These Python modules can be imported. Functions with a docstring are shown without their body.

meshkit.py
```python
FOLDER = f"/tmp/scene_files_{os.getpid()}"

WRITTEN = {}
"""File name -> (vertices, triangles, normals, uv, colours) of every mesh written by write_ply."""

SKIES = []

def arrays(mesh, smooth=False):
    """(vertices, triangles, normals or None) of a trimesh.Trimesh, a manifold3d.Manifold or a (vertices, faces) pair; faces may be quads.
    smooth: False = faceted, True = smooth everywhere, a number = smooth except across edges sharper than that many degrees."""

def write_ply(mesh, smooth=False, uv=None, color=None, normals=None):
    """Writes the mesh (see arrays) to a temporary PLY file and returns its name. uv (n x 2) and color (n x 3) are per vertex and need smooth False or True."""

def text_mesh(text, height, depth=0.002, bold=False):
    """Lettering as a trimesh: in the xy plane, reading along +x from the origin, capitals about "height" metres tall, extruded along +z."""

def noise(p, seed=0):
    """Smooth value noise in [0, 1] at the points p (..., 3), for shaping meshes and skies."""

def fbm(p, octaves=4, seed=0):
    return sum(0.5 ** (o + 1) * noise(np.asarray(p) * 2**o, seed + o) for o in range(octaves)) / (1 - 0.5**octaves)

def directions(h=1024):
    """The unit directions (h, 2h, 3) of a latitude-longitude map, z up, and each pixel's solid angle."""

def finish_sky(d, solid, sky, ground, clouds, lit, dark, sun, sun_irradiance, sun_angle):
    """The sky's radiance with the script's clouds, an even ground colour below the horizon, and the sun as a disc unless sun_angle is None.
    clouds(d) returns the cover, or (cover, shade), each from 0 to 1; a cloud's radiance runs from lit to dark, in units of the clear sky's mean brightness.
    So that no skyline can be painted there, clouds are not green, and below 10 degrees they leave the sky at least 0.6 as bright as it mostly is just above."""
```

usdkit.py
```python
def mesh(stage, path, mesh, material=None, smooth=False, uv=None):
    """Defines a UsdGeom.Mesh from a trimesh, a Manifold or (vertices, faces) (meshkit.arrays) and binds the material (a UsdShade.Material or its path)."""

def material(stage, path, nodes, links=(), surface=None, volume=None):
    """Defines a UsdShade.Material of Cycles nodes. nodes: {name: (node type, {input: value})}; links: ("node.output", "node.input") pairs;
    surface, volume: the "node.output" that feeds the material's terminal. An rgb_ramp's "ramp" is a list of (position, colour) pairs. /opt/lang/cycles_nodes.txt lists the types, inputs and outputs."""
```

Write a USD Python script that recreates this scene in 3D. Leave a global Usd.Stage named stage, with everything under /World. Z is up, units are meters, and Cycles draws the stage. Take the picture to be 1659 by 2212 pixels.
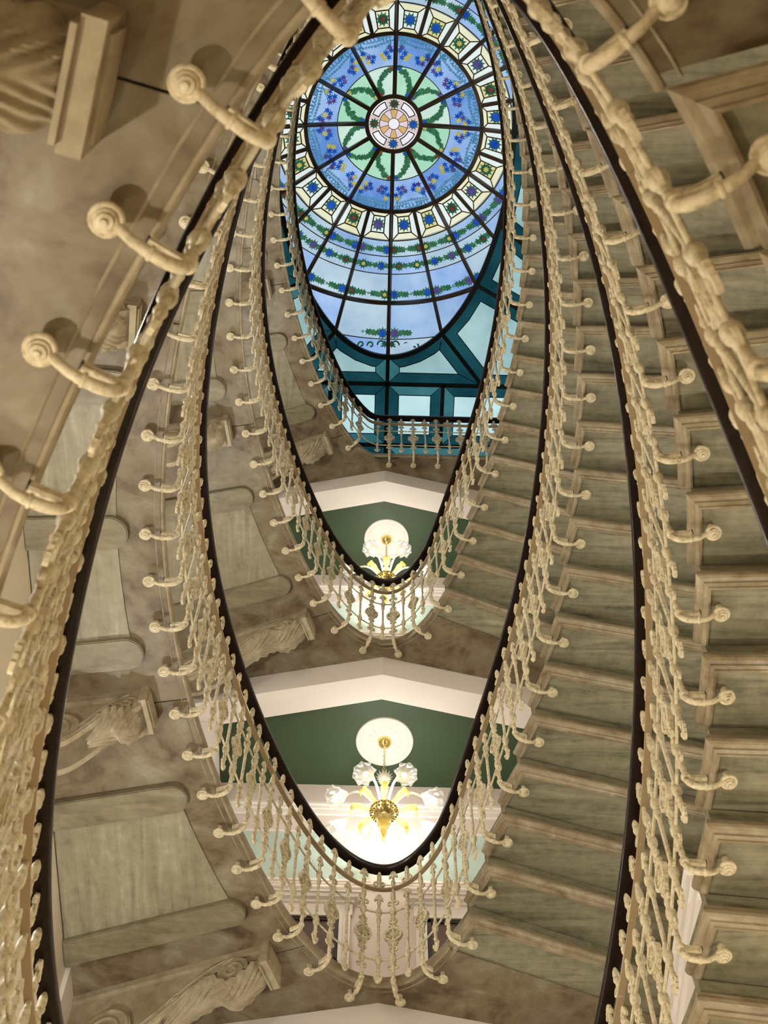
import math, random
import numpy as np, trimesh
from shapely.geometry import Polygon, LineString, Point, MultiPolygon, box as sbox
from shapely import affinity
from shapely.ops import unary_union
from pxr import Usd, UsdGeom, UsdLux, UsdShade, Gf, Sdf
import usdkit
from meshkit import fbm, noise

random.seed(7); rng = np.random.default_rng(7)
stage = Usd.Stage.CreateInMemory()
UsdGeom.SetStageUpAxis(stage, 'Z'); UsdGeom.SetStageMetersPerUnit(stage, 1.0)
UsdGeom.Xform.Define(stage, '/World'); UsdGeom.Scope.Define(stage, '/World/Looks')

# ------------------------------------------------------------------ camera, exposure, light strengths
CAM_Z, F_PX, TAU, ROLL, SHIFT = 1.55, 3067.0, math.radians(25.05), math.radians(1.35), -14.06
APER = 36.0
cam = UsdGeom.Camera.Define(stage, '/World/camera')
cam.CreateHorizontalApertureAttr(APER); cam.CreateVerticalApertureAttr(APER * 2212 / 1659)
cam.CreateFocalLengthAttr(APER * F_PX / 1659); cam.CreateClippingRangeAttr(Gf.Vec2f(0.05, 200))
cam.CreateHorizontalApertureOffsetAttr(-SHIFT / 1659 * APER)
cam.CreateFStopAttr(10.0); cam.CreateFocusDistanceAttr(11.0)
cam.CreateExposureAttr(0.48)
fw = np.array([0, math.sin(TAU), math.cos(TAU)]); dn = np.array([0, math.cos(TAU), -math.sin(TAU)]); rt = np.array([1.0, 0, 0])
r2 = rt * math.cos(ROLL) - dn * math.sin(ROLL); d2 = rt * math.sin(ROLL) + dn * math.cos(ROLL)
UsdGeom.Xformable(cam).AddTransformOp().Set(Gf.Matrix4d(*r2, 0, *(-d2), 0, *(-fw), 0, 0, 0, CAM_Z, 1))
BULB_W = 1.08         # strength of each of a chandelier's four lamps
SCONCE_W = 22.0       # wall lamps of the ground floor and the galleries
WARM = (1.0, 0.98, 0.94)

# ------------------------------------------------------------------ basics
H = 4.4                                           # storey height
ZS = [7.075 + CAM_Z + (k - 1) * H for k in range(4)]   # soffit heights of the four galleries
XC = 0.08
XL, XR, YN = -1.95, 2.60, -1.0                    # stairwell walls
YB = 8.27                                         # far wall of the lobbies
RISER, TREAD, NSTEP = H / 23, 0.278, 23


def lin(c):
    c = np.asarray(c, float) / 255
    return tuple(np.where(c <= 0.04045, c / 12.92, ((c + 0.055) / 1.055) ** 2.4))


used = {}


def pathof(name, parent=None):
    base = (str(parent.GetPath()) if parent else '/World') + '/' + name
    n = used.get(base, 0); used[base] = n + 1
    return base if n == 0 else f'{base}_{n:03d}'


def prim(x): return x if isinstance(x, Usd.Prim) else x.GetPrim()


def obj(name, m, mat, parent=None, smooth=False):
    if isinstance(m, list): m = cat(m)
    return prim(usdkit.mesh(stage, pathof(name, parent), m, M[mat] if isinstance(mat, str) else mat, smooth))


def tag(o, label=None, category=None, group=None, kind=None):
    for k, v in (('label', label), ('category', category), ('group', group), ('kind', kind)):
        if v: o.SetCustomDataByKey(k, v)
    return o


def thing(name, label, category, group=None, kind=None, loc=None, rz=0, scale=None):
    x = UsdGeom.Xform.Define(stage, pathof(name))
    if loc is not None: x.AddTranslateOp().Set(Gf.Vec3d(*map(float, loc)))
    if rz: x.AddRotateZOp().Set(float(rz))
    return tag(x.GetPrim(), label, category, group, kind)


def copy_of(src, name, loc, label, instance=True):
    x = UsdGeom.Xform.Define(stage, pathof(name))
    x.GetPrim().GetReferences().AddInternalReference(src.GetPath())
    ops = {o.GetOpName(): o for o in x.GetOrderedXformOps()}
    (ops.get('xformOp:translate') or x.AddTranslateOp()).Set(Gf.Vec3d(*map(float, loc)))
    if instance: x.GetPrim().SetInstanceable(True)
    return tag(x.GetPrim(), label)


def put(prm, loc, rz):
    x = UsdGeom.Xformable(prm); x.ClearXformOpOrder()
    x.AddTranslateOp().Set(Gf.Vec3d(*map(float, loc))); x.AddRotateZOp().Set(float(rz))


def tm(v, f): return trimesh.Trimesh(np.asarray(v, float), np.asarray(f), process=False)
def cat(l): return trimesh.util.concatenate([x for x in l if x is not None])


def box(x0, x1, y0, y1, z0, z1):
    m = trimesh.creation.box((x1 - x0, y1 - y0, z1 - z0)); m.apply_translation(((x0 + x1) / 2, (y0 + y1) / 2, (z0 + z1) / 2)); return m


def ext(poly, z0, z1):
    ps = [g for g in getattr(poly, 'geoms', [poly]) if g.geom_type == 'Polygon' and g.area > 1e-6]
    if not ps: return None
    out = []
    for g in ps:
        m = trimesh.creation.extrude_polygon(g, z1 - z0, engine='earcut'); m.apply_translation((0, 0, z0)); out.append(m)
    return cat(out)


def lathe(prof, n=14):
    p = np.asarray(prof, float); th = np.linspace(0, 2 * np.pi, n, endpoint=False)
    v = np.concatenate([np.c_[r * np.cos(th), r * np.sin(th), np.full(n, z)] for r, z in p])
    f = []
    for i in range(len(p) - 1):
        for j in range(n):
            a, b = i * n + j, i * n + (j + 1) % n; f += [[a, b, b + n], [a, b + n, a + n]]
    return tm(v, f)


def frames(P, closed=False):
    P = np.asarray(P, float)
    d = np.gradient(P, axis=0) if not closed else np.roll(P, -1, 0) - np.roll(P, 1, 0)
    return d / np.maximum(np.linalg.norm(d, axis=1, keepdims=True), 1e-12)


def sweep(P, prof, closed=False, caps=True):
    """prof: (a, b) points, a along the horizontal right-hand normal of the path, b up."""
    P = np.asarray(P, float); t = frames(P[:, :2], closed); n = np.c_[t[:, 1], -t[:, 0]]
    K, m = len(P), len(prof); v = []
    for i in range(K):
        for a, b in prof: v.append([P[i, 0] + a * n[i, 0], P[i, 1] + a * n[i, 1], P[i, 2] + b])
    f = []
    for i in range(K if closed else K - 1):
        j = (i + 1) % K
        for q in range(m):
            r = (q + 1) % m; f += [[i * m + q, j * m + q, j * m + r], [i * m + q, j * m + r, i * m + r]]
    if caps and not closed:
        for base, fl in ((0, 1), ((K - 1) * m, 0)):
            for q in range(1, m - 1): f.append([base, base + q, base + q + 1] if fl else [base, base + q + 1, base + q])
    return tm(v, f)


def tube(P, r, n=8, caps=True):
    P = np.asarray(P, float); t = frames(P); K = len(P); r = np.broadcast_to(r, (K,)); u = np.array([0.31, 0.17, 0.94])
    v = []; ring = np.linspace(0, 2 * np.pi, n, endpoint=False)
    for i in range(K):
        a = np.cross(t[i], u); 
        if np.linalg.norm(a) < 1e-3: a = np.cross(t[i], [1, 0, 0.2])
        a /= np.linalg.norm(a); u = np.cross(a, t[i]); b = u
        v.append(P[i] + r[i] * (np.cos(ring)[:, None] * a + np.sin(ring)[:, None] * b))
    v = np.concatenate(v); f = []
    for i in range(K - 1):
        for q in range(n):
            s = (q + 1) % n; f += [[i * n + q, i * n + s, (i + 1) * n + s], [i * n + q, (i + 1) * n + s, (i + 1) * n + q]]
    if caps:
        for base, fl in ((0, 0), ((K - 1) * n, 1)):
            for q in range(1, n - 1): f.append([base, base + q, base + q + 1] if fl else [base, base + q + 1, base + q])
    return tm(v, f)


def miter_sweep(pts, prof):
    """Moulding along an open plan polyline (sharp mitred corners); prof (d, z), d to the right of travel."""
    P = np.asarray(pts, float); K = len(P); v = []
    seg = np.diff(P, axis=0); seg /= np.linalg.norm(seg, axis=1, keepdims=True); nn = np.c_[seg[:, 1], -seg[:, 0]]
    for i in range(K):
        if i == 0: m = nn[0]
        elif i == K - 1: m = nn[-1]
        else:
            m = nn[i - 1] + nn[i]; m /= max(1e-6, 1 + nn[i - 1] @ nn[i])
        for d, z in prof: v.append([P[i, 0] + d * m[0], P[i, 1] + d * m[1], z])
    m = len(prof); f = []
    for i in range(K - 1):
        for q in range(m):
            r = (q + 1) % m; f += [[i * m + q, (i + 1) * m + q, (i + 1) * m + r], [i * m + q, (i + 1) * m + r, i * m + r]]
    for base, fl in ((0, 1), ((K - 1) * m, 0)):
        for q in range(1, m - 1): f.append([base, base + q, base + q + 1] if fl else [base, base + q + 1, base + q])
    return tm(v, f)


def moved(m, loc=(0, 0, 0), rz=0, rx=0, ry=0, s=1):
    m = m.copy(); T = trimesh.transformations
    A = T.translation_matrix(loc) @ T.rotation_matrix(rz, (0, 0, 1)) @ T.rotation_matrix(ry, (0, 1, 0)) @ T.rotation_matrix(rx, (1, 0, 0)) @ np.diag([s, s, s, 1])
    m.apply_transform(A); return m


# ------------------------------------------------------------------ materials
M = {}


def mk(name, nodes, links, surface): M[name] = usdkit.material(stage, '/World/Looks/' + name, nodes, links, surface=surface)


def plain(name, rgb, rough=0.5, metal=0.0, spec=0.5, coat=0.0):
    mk(name, {'p': ('principled_bsdf', {'base_color': lin(rgb), 'roughness': rough, 'metallic': metal, 'specular_ior_level': spec, 'coat_weight': coat})}, [], 'p.BSDF')


def veined(name, cols, scale, stretch, rough=0.45, bump=0.0, distort=1.2, fine=9.0, coords='world', detail=4):
    """Stone: a ramp of colours over a stretched noise, broken up by a finer one."""
    n = {'g': ('geometry', {}), 't': ('texture_coordinate', {}), 'm': ('mapping', {'scale': stretch}),
         'a': ('noise_texture', {'scale': scale, 'detail': detail, 'roughness': 0.62, 'distortion': distort}),
         'b': ('noise_texture', {'scale': fine, 'detail': 3, 'roughness': 0.65}),
         'x': ('math', {'math_type': 'multiply_add', 'value2': 0.5, 'value3': -0.25}),
         'y': ('math', {'math_type': 'add'}),
         'r': ('rgb_ramp', {'ramp': [(p, tuple(0.86 * x for x in lin(c))) for p, c in cols]}),
         'p': ('principled_bsdf', {'roughness': rough, 'specular_ior_level': 0.35})}
    l = [('g.position' if coords == 'world' else 't.object', 'm.vector'), ('m.vector', 'a.vector'), ('g.position', 'b.vector'), ('b.fac', 'x.value1'), ('x.value', 'y.value1'), ('a.fac', 'y.value2'),
         ('y.value', 'r.fac'), ('r.color', 'p.base_color')]
    if bump:
        n['bu'] = ('bump', {'strength': bump, 'distance': 0.004}); l += [('b.fac', 'bu.height'), ('bu.normal', 'p.normal')]
    mk(name, n, l, 'p.BSDF')


def glow(name, rgb, strength=0.7, rgb2=None, scale=1.6):
    if rgb2 is None: rgb2 = tuple(min(255, c * 1.1 + 4) for c in rgb)
    mk(name, {'g': ('geometry', {}), 'n': ('noise_texture', {'scale': scale, 'detail': 4, 'roughness': 0.6}),
              'r': ('rgb_ramp', {'ramp': [(0.3, lin(rgb)), (0.7, lin(rgb2))]}), 'e': ('emission', {'strength': strength})},
       [('g.position', 'n.vector'), ('n.fac', 'r.fac'), ('r.color', 'e.color')], 'e.emission')


veined('brown_marble', [(0.22, (82, 68, 50)), (0.37, (114, 98, 74)), (0.48, (132, 117, 91)), (0.58, (140, 128, 104)), (0.7, (156, 147, 125)), (0.86, (176, 169, 150))], 2.4, (1.0, 1.3, 1), rough=0.42, distort=1.3, fine=7.5)
veined('grey_marble', [(0.22, (98, 94, 76)), (0.4, (132, 128, 104)), (0.55, (152, 147, 122)), (0.7, (165, 160, 135)), (0.88, (186, 181, 158))], 2.0, (0.7, 7, 7), rough=0.45, distort=0.9, fine=16)
veined('bar_marble', [(0.22, (108, 99, 76)), (0.42, (132, 122, 96)), (0.6, (146, 137, 110)), (0.86, (170, 162, 136))], 2.0, (1.2, 6.0, 6), rough=0.42, distort=0.7, fine=14)
veined('panel_marble', [(0.22, (118, 110, 87)), (0.42, (148, 140, 114)), (0.6, (163, 155, 129)), (0.86, (188, 182, 160))], 2.0, (7.0, 0.8, 6), rough=0.4, distort=0.7, fine=14)
veined('edge_marble', [(0.2, (118, 98, 74)), (0.42, (156, 140, 112)), (0.62, (176, 163, 136)), (0.85, (204, 195, 170))], 2.6, (1.6, 1.6, 5), rough=0.4, distort=1.0, fine=14)
veined('carved_stone', [(0.2, (140, 124, 98)), (0.45, (170, 155, 126)), (0.65, (186, 173, 146)), (0.85, (204, 194, 170))], 3.2, (1.5, 1.5, 1.5), rough=0.5, distort=0.6, fine=18)
mk('iron_cream', {'g': ('geometry', {}), 'n': ('noise_texture', {'scale': 38.0, 'detail': 2, 'roughness': 0.7}),
                  'r': ('rgb_ramp', {'ramp': [(0.28, lin((168, 152, 118))), (0.45, lin((213, 200, 167))), (0.62, lin((228, 217, 188))), (0.8, lin((237, 229, 205)))]}),
                  'p': ('principled_bsdf', {'roughness': 0.55, 'specular_ior_level': 0.35})},
   [('g.position', 'n.vector'), ('n.fac', 'r.fac'), ('r.color', 'p.base_color')], 'p.BSDF')
plain('iron_tan', (178, 157, 124), 0.5)
plain('dark_bolt', (30, 26, 22), 0.5)
mk('rail_wood', {'g': ('geometry', {}), 'm': ('mapping', {'scale': (30, 30, 30)}), 'n': ('noise_texture', {'scale': 1.0, 'detail': 4}),
                 'r': ('rgb_ramp', {'ramp': [(0.3, lin((15, 8, 7))), (0.7, lin((34, 17, 12)))]}), 'p': ('principled_bsdf', {'roughness': 0.32, 'specular_ior_level': 0.25, 'coat_weight': 0.08, 'coat_roughness': 0.1})},
   [('g.position', 'm.vector'), ('m.vector', 'n.vector'), ('n.fac', 'r.fac'), ('r.color', 'p.base_color')], 'p.BSDF')
plain('white_plaster', (243, 234, 226), 0.6)
plain('pink_plaster', (224, 209, 201), 0.6)
plain('green_paint', (54, 74, 47), 0.55)
plain('pale_green', (190, 210, 200), 0.6)
plain('door_wood', (92, 72, 66), 0.45)
plain('door_dark', (48, 36, 32), 0.45)
plain('brass', (236, 214, 140), 0.22, metal=1.0)
plain('floor_stone', (205, 192, 166), 0.35)
plain('wall_cream', (226, 214, 192), 0.6)
mk('shade_glass', {'t': ('transparent_bsdf', {'color': (0.99, 0.98, 0.95)}), 'g': ('glossy_bsdf', {'color': (1, 0.97, 0.9), 'roughness': 0.08}), 'tr': ('translucent_bsdf', {'color': (0.95, 0.93, 0.88)}),
                   'a': ('mix_closure', {'fac': 0.6}), 'b': ('mix_closure', {'fac': 0.1})},
   [('t.BSDF', 'a.closure1'), ('tr.BSDF', 'a.closure2'), ('a.closure', 'b.closure1'), ('g.BSDF', 'b.closure2')], 'b.closure')
mk('gold_glass', {'t': ('transparent_bsdf', {'color': (0.98, 0.9, 0.6)}), 'g': ('glossy_bsdf', {'color': (1, 0.92, 0.65), 'roughness': 0.12}), 'tr': ('translucent_bsdf', {'color': (0.95, 0.82, 0.42)}),
                  'a': ('mix_closure', {'fac': 0.6}), 'b': ('mix_closure', {'fac': 0.1})},
   [('t.BSDF', 'a.closure1'), ('tr.BSDF', 'a.closure2'), ('a.closure', 'b.closure1'), ('g.BSDF', 'b.closure2')], 'b.closure')
mk('bulb_glow', {'e': ('emission', {'color': (1.0, 0.93, 0.8), 'strength': 30.0})}, [], 'e.emission')
plain('lead', (112, 92, 52), 0.5)
plain('lead_brown', (84, 60, 40), 0.5)
plain('lead_black', (16, 20, 20), 0.5)

# ------------------------------------------------------------------ plan of the stairwell: the curve of the bracket knobs
CO = [0.924, 0.94, 0.9201, 0.9866, 1.0619, 1.0433, 0.9705, 0.9696, 0.9518, 0.8824, 0.8698, 0.9021, 0.9444, 0.9096, 0.8753, 0.892]
from scipy.interpolate import CubicSpline
YC, AX, BY = 3.4716, 1.35, 3.6
_c = CubicSpline(np.linspace(0, 2 * np.pi, 17), CO + CO[:1], bc_type='periodic')
_t = np.linspace(0, 2 * np.pi, 4001)[:-1]
_x, _y = AX * _c(_t) * np.sin(_t), YC + BY * _c(_t) * np.cos(_t)
k0 = np.argmin((_x - 0.63) ** 2 + (_y - 6.28) ** 2)
KX, KY = np.roll(_x, -k0), np.roll(_y, -k0)          # starts at step 0, runs down the right, round the near end, up the left
KX, KY = np.r_[KX, KX[:1]], np.r_[KY, KY[:1]]
KS = np.r_[0, np.cumsum(np.hypot(np.diff(KX), np.diff(KY)))]
S = KS[-1]
SF = NSTEP * TREAD                                   # where the flight reaches the gallery
knob_poly = Polygon(np.c_[KX, KY])
EDGE_IN, BAL_IN = 0.085, 0.17


def pk(s):
    s = np.asarray(s, float) % S
    return np.stack([np.interp(s, KS, KX), np.interp(s, KS, KY)], -1)


def nk(s):
    d = pk(np.asarray(s) + 0.04) - pk(np.asarray(s) - 0.04); d /= np.linalg.norm(d, axis=-1, keepdims=True)
    return np.stack([d[..., 1], -d[..., 0]], -1)      # into the void


def inset(s, d): return pk(s) + d * nk(s)


def alpha(y):
    return np.radians(np.interp(y, [-1, 0.2, 0.5, 2.2, 3.3, 4.2, 5.2, 6.1, 6.9], [-24, -18, -14, -6, 1, 8, 12, 19, 24]))


def zf(s):
    s = np.asarray(s, float); n = np.floor(s / S); u = s - n * S
    return n * H + np.minimum(u / TREAD * RISER, H)


def zsm(s):
    o = np.linspace(-0.45, 0.45, 31); w = np.exp(-(o / 0.2) ** 2); w /= w.sum()
    return sum(wi * zf(np.asarray(s) + oi) for oi, wi in zip(o, w))


# ------------------------------------------------------------------ walls, floor
struct_box = lambda n, b, m, lab: tag(obj(n, box(*b), m), lab, 'wall', kind='structure')
ZT = ZS[3] + 4.1 - 0.08
struct_box('floor', (-2.3, 2.95, -1.4, 9.0, -0.3, 0.0), 'floor_stone', 'pale stone ground floor at the foot of the stairwell')
struct_box('wall_left', (XL - 0.25, XL, YN - 0.2, YB + 0.3, 0, ZT), 'wall_cream', 'tall cream wall behind the left galleries')
struct_box('wall_right', (XR, XR + 0.25, YN - 0.2, YB + 0.3, 0, ZT), 'wall_cream', 'tall cream wall that carries the right stair flights')
struct_box('wall_near', (XL, XR, YN - 0.25, YN, 0, ZT), 'wall_cream', 'cream wall closing the near end of the stairwell')

# ------------------------------------------------------------------ stair flights
def step_line(s, reach=2.6):
    """Points of the joint line through the knob curve at s: inside the void, and at the right wall."""
    p = pk(s); a = float(alpha(p[1])); d = np.array([math.cos(a), math.sin(a)])
    return p - 0.6 * d, p + d * (XR - 0.004 - p[0]) / d[0]


def flight(name, z0, label, first):
    t = thing(name, label, 'stairs', 'cantilevered marble flights of the right side', loc=(0, 0, z0))
    edge = affinity.scale(knob_poly.buffer(-(EDGE_IN + 0.005)), 1, 1)
    for i in range(first, NSTEP):
        sb, sf = (i + 0.5) * TREAD, (i - 0.5) * TREAD - 0.05
        a0, a1 = step_line(sb); b0, b1 = step_line(sf)
        q = Polygon([a0, a1, b1, b0]).difference(edge)
        if q.geom_type != 'Polygon': q = max(q.geoms, key=lambda g: g.area)
        q = q.simplify(0.004)
        # corner points on the void side
        def onedge(s):
            o, w = step_line(s); c = LineString([o, w]).difference(edge)
            c = c if c.geom_type == 'LineString' else max(c.geoms, key=lambda g: g.length)
            return np.array(c.coords[0])
        cb, cf = onedge(sb), onedge(sf)
        z = i * RISER
        mid = np.array([onedge(s) for s in np.linspace(sf, sb, 4)])
        path = [tuple(p) for p in mid] + [tuple(a1 - 0.02 * (a1 - a0) / np.linalg.norm(a1 - a0))]
        e0, e1 = step_line(sf - 0.05)
        q2 = Polygon([b0, b1, e1, e0]).difference(edge); q2 = q2 if q2.geom_type == 'Polygon' else max(q2.geoms, key=lambda g: g.area)
        tip = q2.difference(LineString(list(onedge(v) for v in np.linspace(sf - 0.06, sf + 0.02, 3))).buffer(0.05)).buffer(0)
        body = unary_union([q.simplify(0.001), tip.buffer(0.001)]).difference(LineString(path).buffer(0.042, cap_style='square', join_style='mitre'))
        st = obj('step', ext(body, z + 0.012, z + RISER - 0.004), 'grey_marble', t)
        prof = [(d_, z_ + z) for d_, z_ in [(-0.055, 0.004), (-0.055, -0.006), (-0.046, -0.008), (-0.043, 0.0), (-0.030, 0.006), (-0.028, 0.016), (-0.014, 0.02), (-0.004, 0.028), (0.0, 0.042), (-0.003, 0.056),
            (-0.012, 0.064), (-0.012, 0.082), (-0.055, 0.086)]]
        obj('edge_moulding', miter_sweep(path, prof), 'edge_marble', st)
    return t


fl = [flight('stair_flight', ZS[0] - H, 'lowest marble stair flight, nearest the camera, in the upper right corner of the photo', 9)]
f1 = flight('stair_flight', ZS[0], 'second marble stair flight, its steps running down the right edge of the photo', 0)
fl += [f1, copy_of(f1, 'stair_flight', (0, 0, ZS[1]), 'third marble stair flight, broad undersides descending to the lower curved landing right of the chandelier'),
       copy_of(f1, 'stair_flight', (0, 0, ZS[2]), 'highest and smallest marble stair flight, beside the stained glass')]

# ------------------------------------------------------------------ galleries and landings
def corbel(parent, s, length, deep=1.0):
    """Scrolled stone bracket under a gallery: local u from the wall outwards, w downwards."""
    L, W = length, 0.2
    p = pk(s); a = float(alpha(p[1])); d = np.array([-math.cos(a), math.sin(a)])       # towards the wall
    end = p + d * 0.12; wall = end + d * L
    k = L / 1.15; D = 0.62 * min(1, 0.55 + 0.45 * k)
    c1, r1 = (0.26 * k, D * 0.66), D * 0.30
    c2, r2_ = (L - 0.2 * k, D * 0.26), D * 0.17
    x = np.linspace(0, 1, 24); uu = c1[0] + (c2[0] - c1[0]) * x
    ww = (c1[1] + r1 - 0.03) + (c2[1] - r2_ + 0.03 - c1[1] - r1 + 0.03) * (3 * x ** 2 - 2 * x ** 3)
    S_ = LineString(np.c_[uu, ww]).buffer(0.035)
    above = Polygon([(0, 0), (L - 0.06, 0)] + [(L - 0.06, 0.1)] + list(zip(uu[::-1], ww[::-1])) + [(0, c1[1])])
    c1p, c2p = Point(c1).buffer(r1), Point(c2).buffer(r2_)
    web = unary_union([above.buffer(0), S_, c1p, c2p])
    rib = unary_union([S_, c1p, c2p, sbox(0, 0, L - 0.05, 0.05)])

    def place(m):                                   # from (u, w, y) extrusions to the scene
        v = m.vertices; u, w, y = v[:, 0], v[:, 1], v[:, 2]
        P = wall[None] - np.outer(u, d) + np.outer(y, [d[1], -d[0]])
        return tm(np.c_[P, -w], m.faces[:, ::-1])
    body = cat([ext(web, -W * 0.34, W * 0.34), ext(rib, -W / 2, W / 2)])
    cb = obj('corbel', place(body), 'carved_stone', parent, 40)
    sp = []
    for (cx, cy), r, turn in ((c1, r1 * 0.95, 2.4), (c2, r2_ * 0.95, 2.0)):
        th = np.linspace(0, turn * 2 * np.pi, 70); rr = r * (1 - th / th[-1] * 0.86)
        for side in (-1, 1):
            sg = 1 if (cx, cy) == c1 else -1
            sp.append(tube(np.c_[cx + rr * np.cos(sg * th - 1.6), cy + rr * np.sin(sg * th - 1.6), np.full(70, side * W / 2)], 0.016 * max(r / 0.18, 0.6), 6))
    for side in (-1, 1):
        for off in (-0.03, 0.03): sp.append(tube(np.c_[uu, ww + off, np.full(24, side * W / 2)], 0.009, 5))
    obj('volute', place(cat(sp)), 'carved_stone', cb, True)
    nu, nv = 90, 27
    A, B = np.meshgrid(np.linspace(0, 1, nu), np.linspace(-1, 1, nv), indexing='ij')
    u0, u1 = L - 0.60 * k, L - 0.045
    cu = u0 + (u1 - u0) * A ** 0.9
    ub = np.linspace(u0, u1, 60)
    bot = np.maximum(np.interp(ub, uu, ww) + 0.035, np.where(abs(ub - c2[0]) < r2_, c2[1] + np.sqrt(np.maximum(r2_ ** 2 - (ub - c2[0]) ** 2, 0)), 0))
    bot = np.where(ub > c2[0] + r2_ * 0.8, np.interp(ub, [c2[0] + r2_ * 0.8, u1], [c2[1] + r2_ * 0.6, D * 0.24]), bot)
    bot = np.convolve(np.pad(bot, 4, mode='edge'), np.ones(9) / 9, 'valid')
    cw = np.interp(cu, ub, bot) + 0.018 + D * 0.15 * np.sin(np.pi * np.clip(A, 0, 1)) ** 0.7
    NL = round(3 + 4.5 * k)
    scal = np.abs(np.sin(np.pi * (A * NL - 1.5)))
    Yv = W * 0.56 * B * (0.62 + 0.38 * np.sin(np.pi * (0.1 + 0.75 * A))) * (1 + 0.17 * scal * np.abs(B) ** 3)
    fan = np.arctan2(np.abs(B) * 0.8, 1.06 - A)
    rip = np.cos(2 * np.pi * (A ** 1.3 * NL - np.abs(B) * 3.2)) * 0.013 * np.minimum(1, 0.15 + np.abs(B) * 2.0)
    Wv = cw - D * 0.17 * np.abs(B) ** 2.4 + rip + 0.012 * scal * np.abs(B) ** 4
    v = np.concatenate([np.stack([cu, Wv, Yv], -1).reshape(-1, 3), np.stack([cu, Wv - 0.014, Yv * 0.97], -1).reshape(-1, 3)])
    f = []
    for i in range(nu - 1):
        for j in range(nv - 1):
            q = i * nv + j; f += [[q, q + 1, q + nv + 1], [q, q + nv + 1, q + nv]]
    n = nu * nv; f = f + [[a + n, c + n, b + n] for a, b, c in f]
    bd = [j for j in range(nv)] + [i * nv + nv - 1 for i in range(1, nu)] + [(nu - 1) * nv + j for j in range(nv - 2, -1, -1)] + [i * nv for i in range(nu - 2, 0, -1)]
    for a_, b_ in zip(bd, bd[1:] + bd[:1]): f += [[a_, b_ + n, b_], [a_, a_ + n, b_ + n]]
    obj('acanthus_leaf', place(tm(v, f)), 'carved_stone', cb, 50)
    e = cat([ext(sbox(L - 0.05, 0.0, L - 0.004, D * 0.30), -W * 0.6, W * 0.6), ext(sbox(L - 0.062, D * 0.03, L - 0.05, D * 0.33), -W * 0.52, W * 0.52), ext(sbox(L - 0.004, D * 0.04, L + 0.006, D * 0.25), -W * 0.48, W * 0.48)])
    obj('end_block', place(e), 'carved_stone', cb)
    return cb


def s_left(y):
    ss = np.linspace(SF, S - 1.2, 3000); q = pk(ss); ok = q[:, 0] < 0
    return ss[ok][np.argmin(abs(q[ok, 1] - y))]


CORBELS = [(0.42, 1), (2.25, 1), (4.56, 1), (6.42, 1)]
BARS = [0.95, 1.75, 2.62, 3.45, 4.2, 5.2, 6.05]
PANELS = [(0.95, 1.75), (2.62, 3.45), (3.45, 4.2), (5.2, 6.05)]


def bar_axis(y, out):
    p = pk(s_left(y)); a = float(alpha(p[1])); d = np.array([-math.cos(a), math.sin(a)])
    return p + d * out, p + d * ((p[0] - XL) / math.cos(a) - 0.004), d


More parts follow.
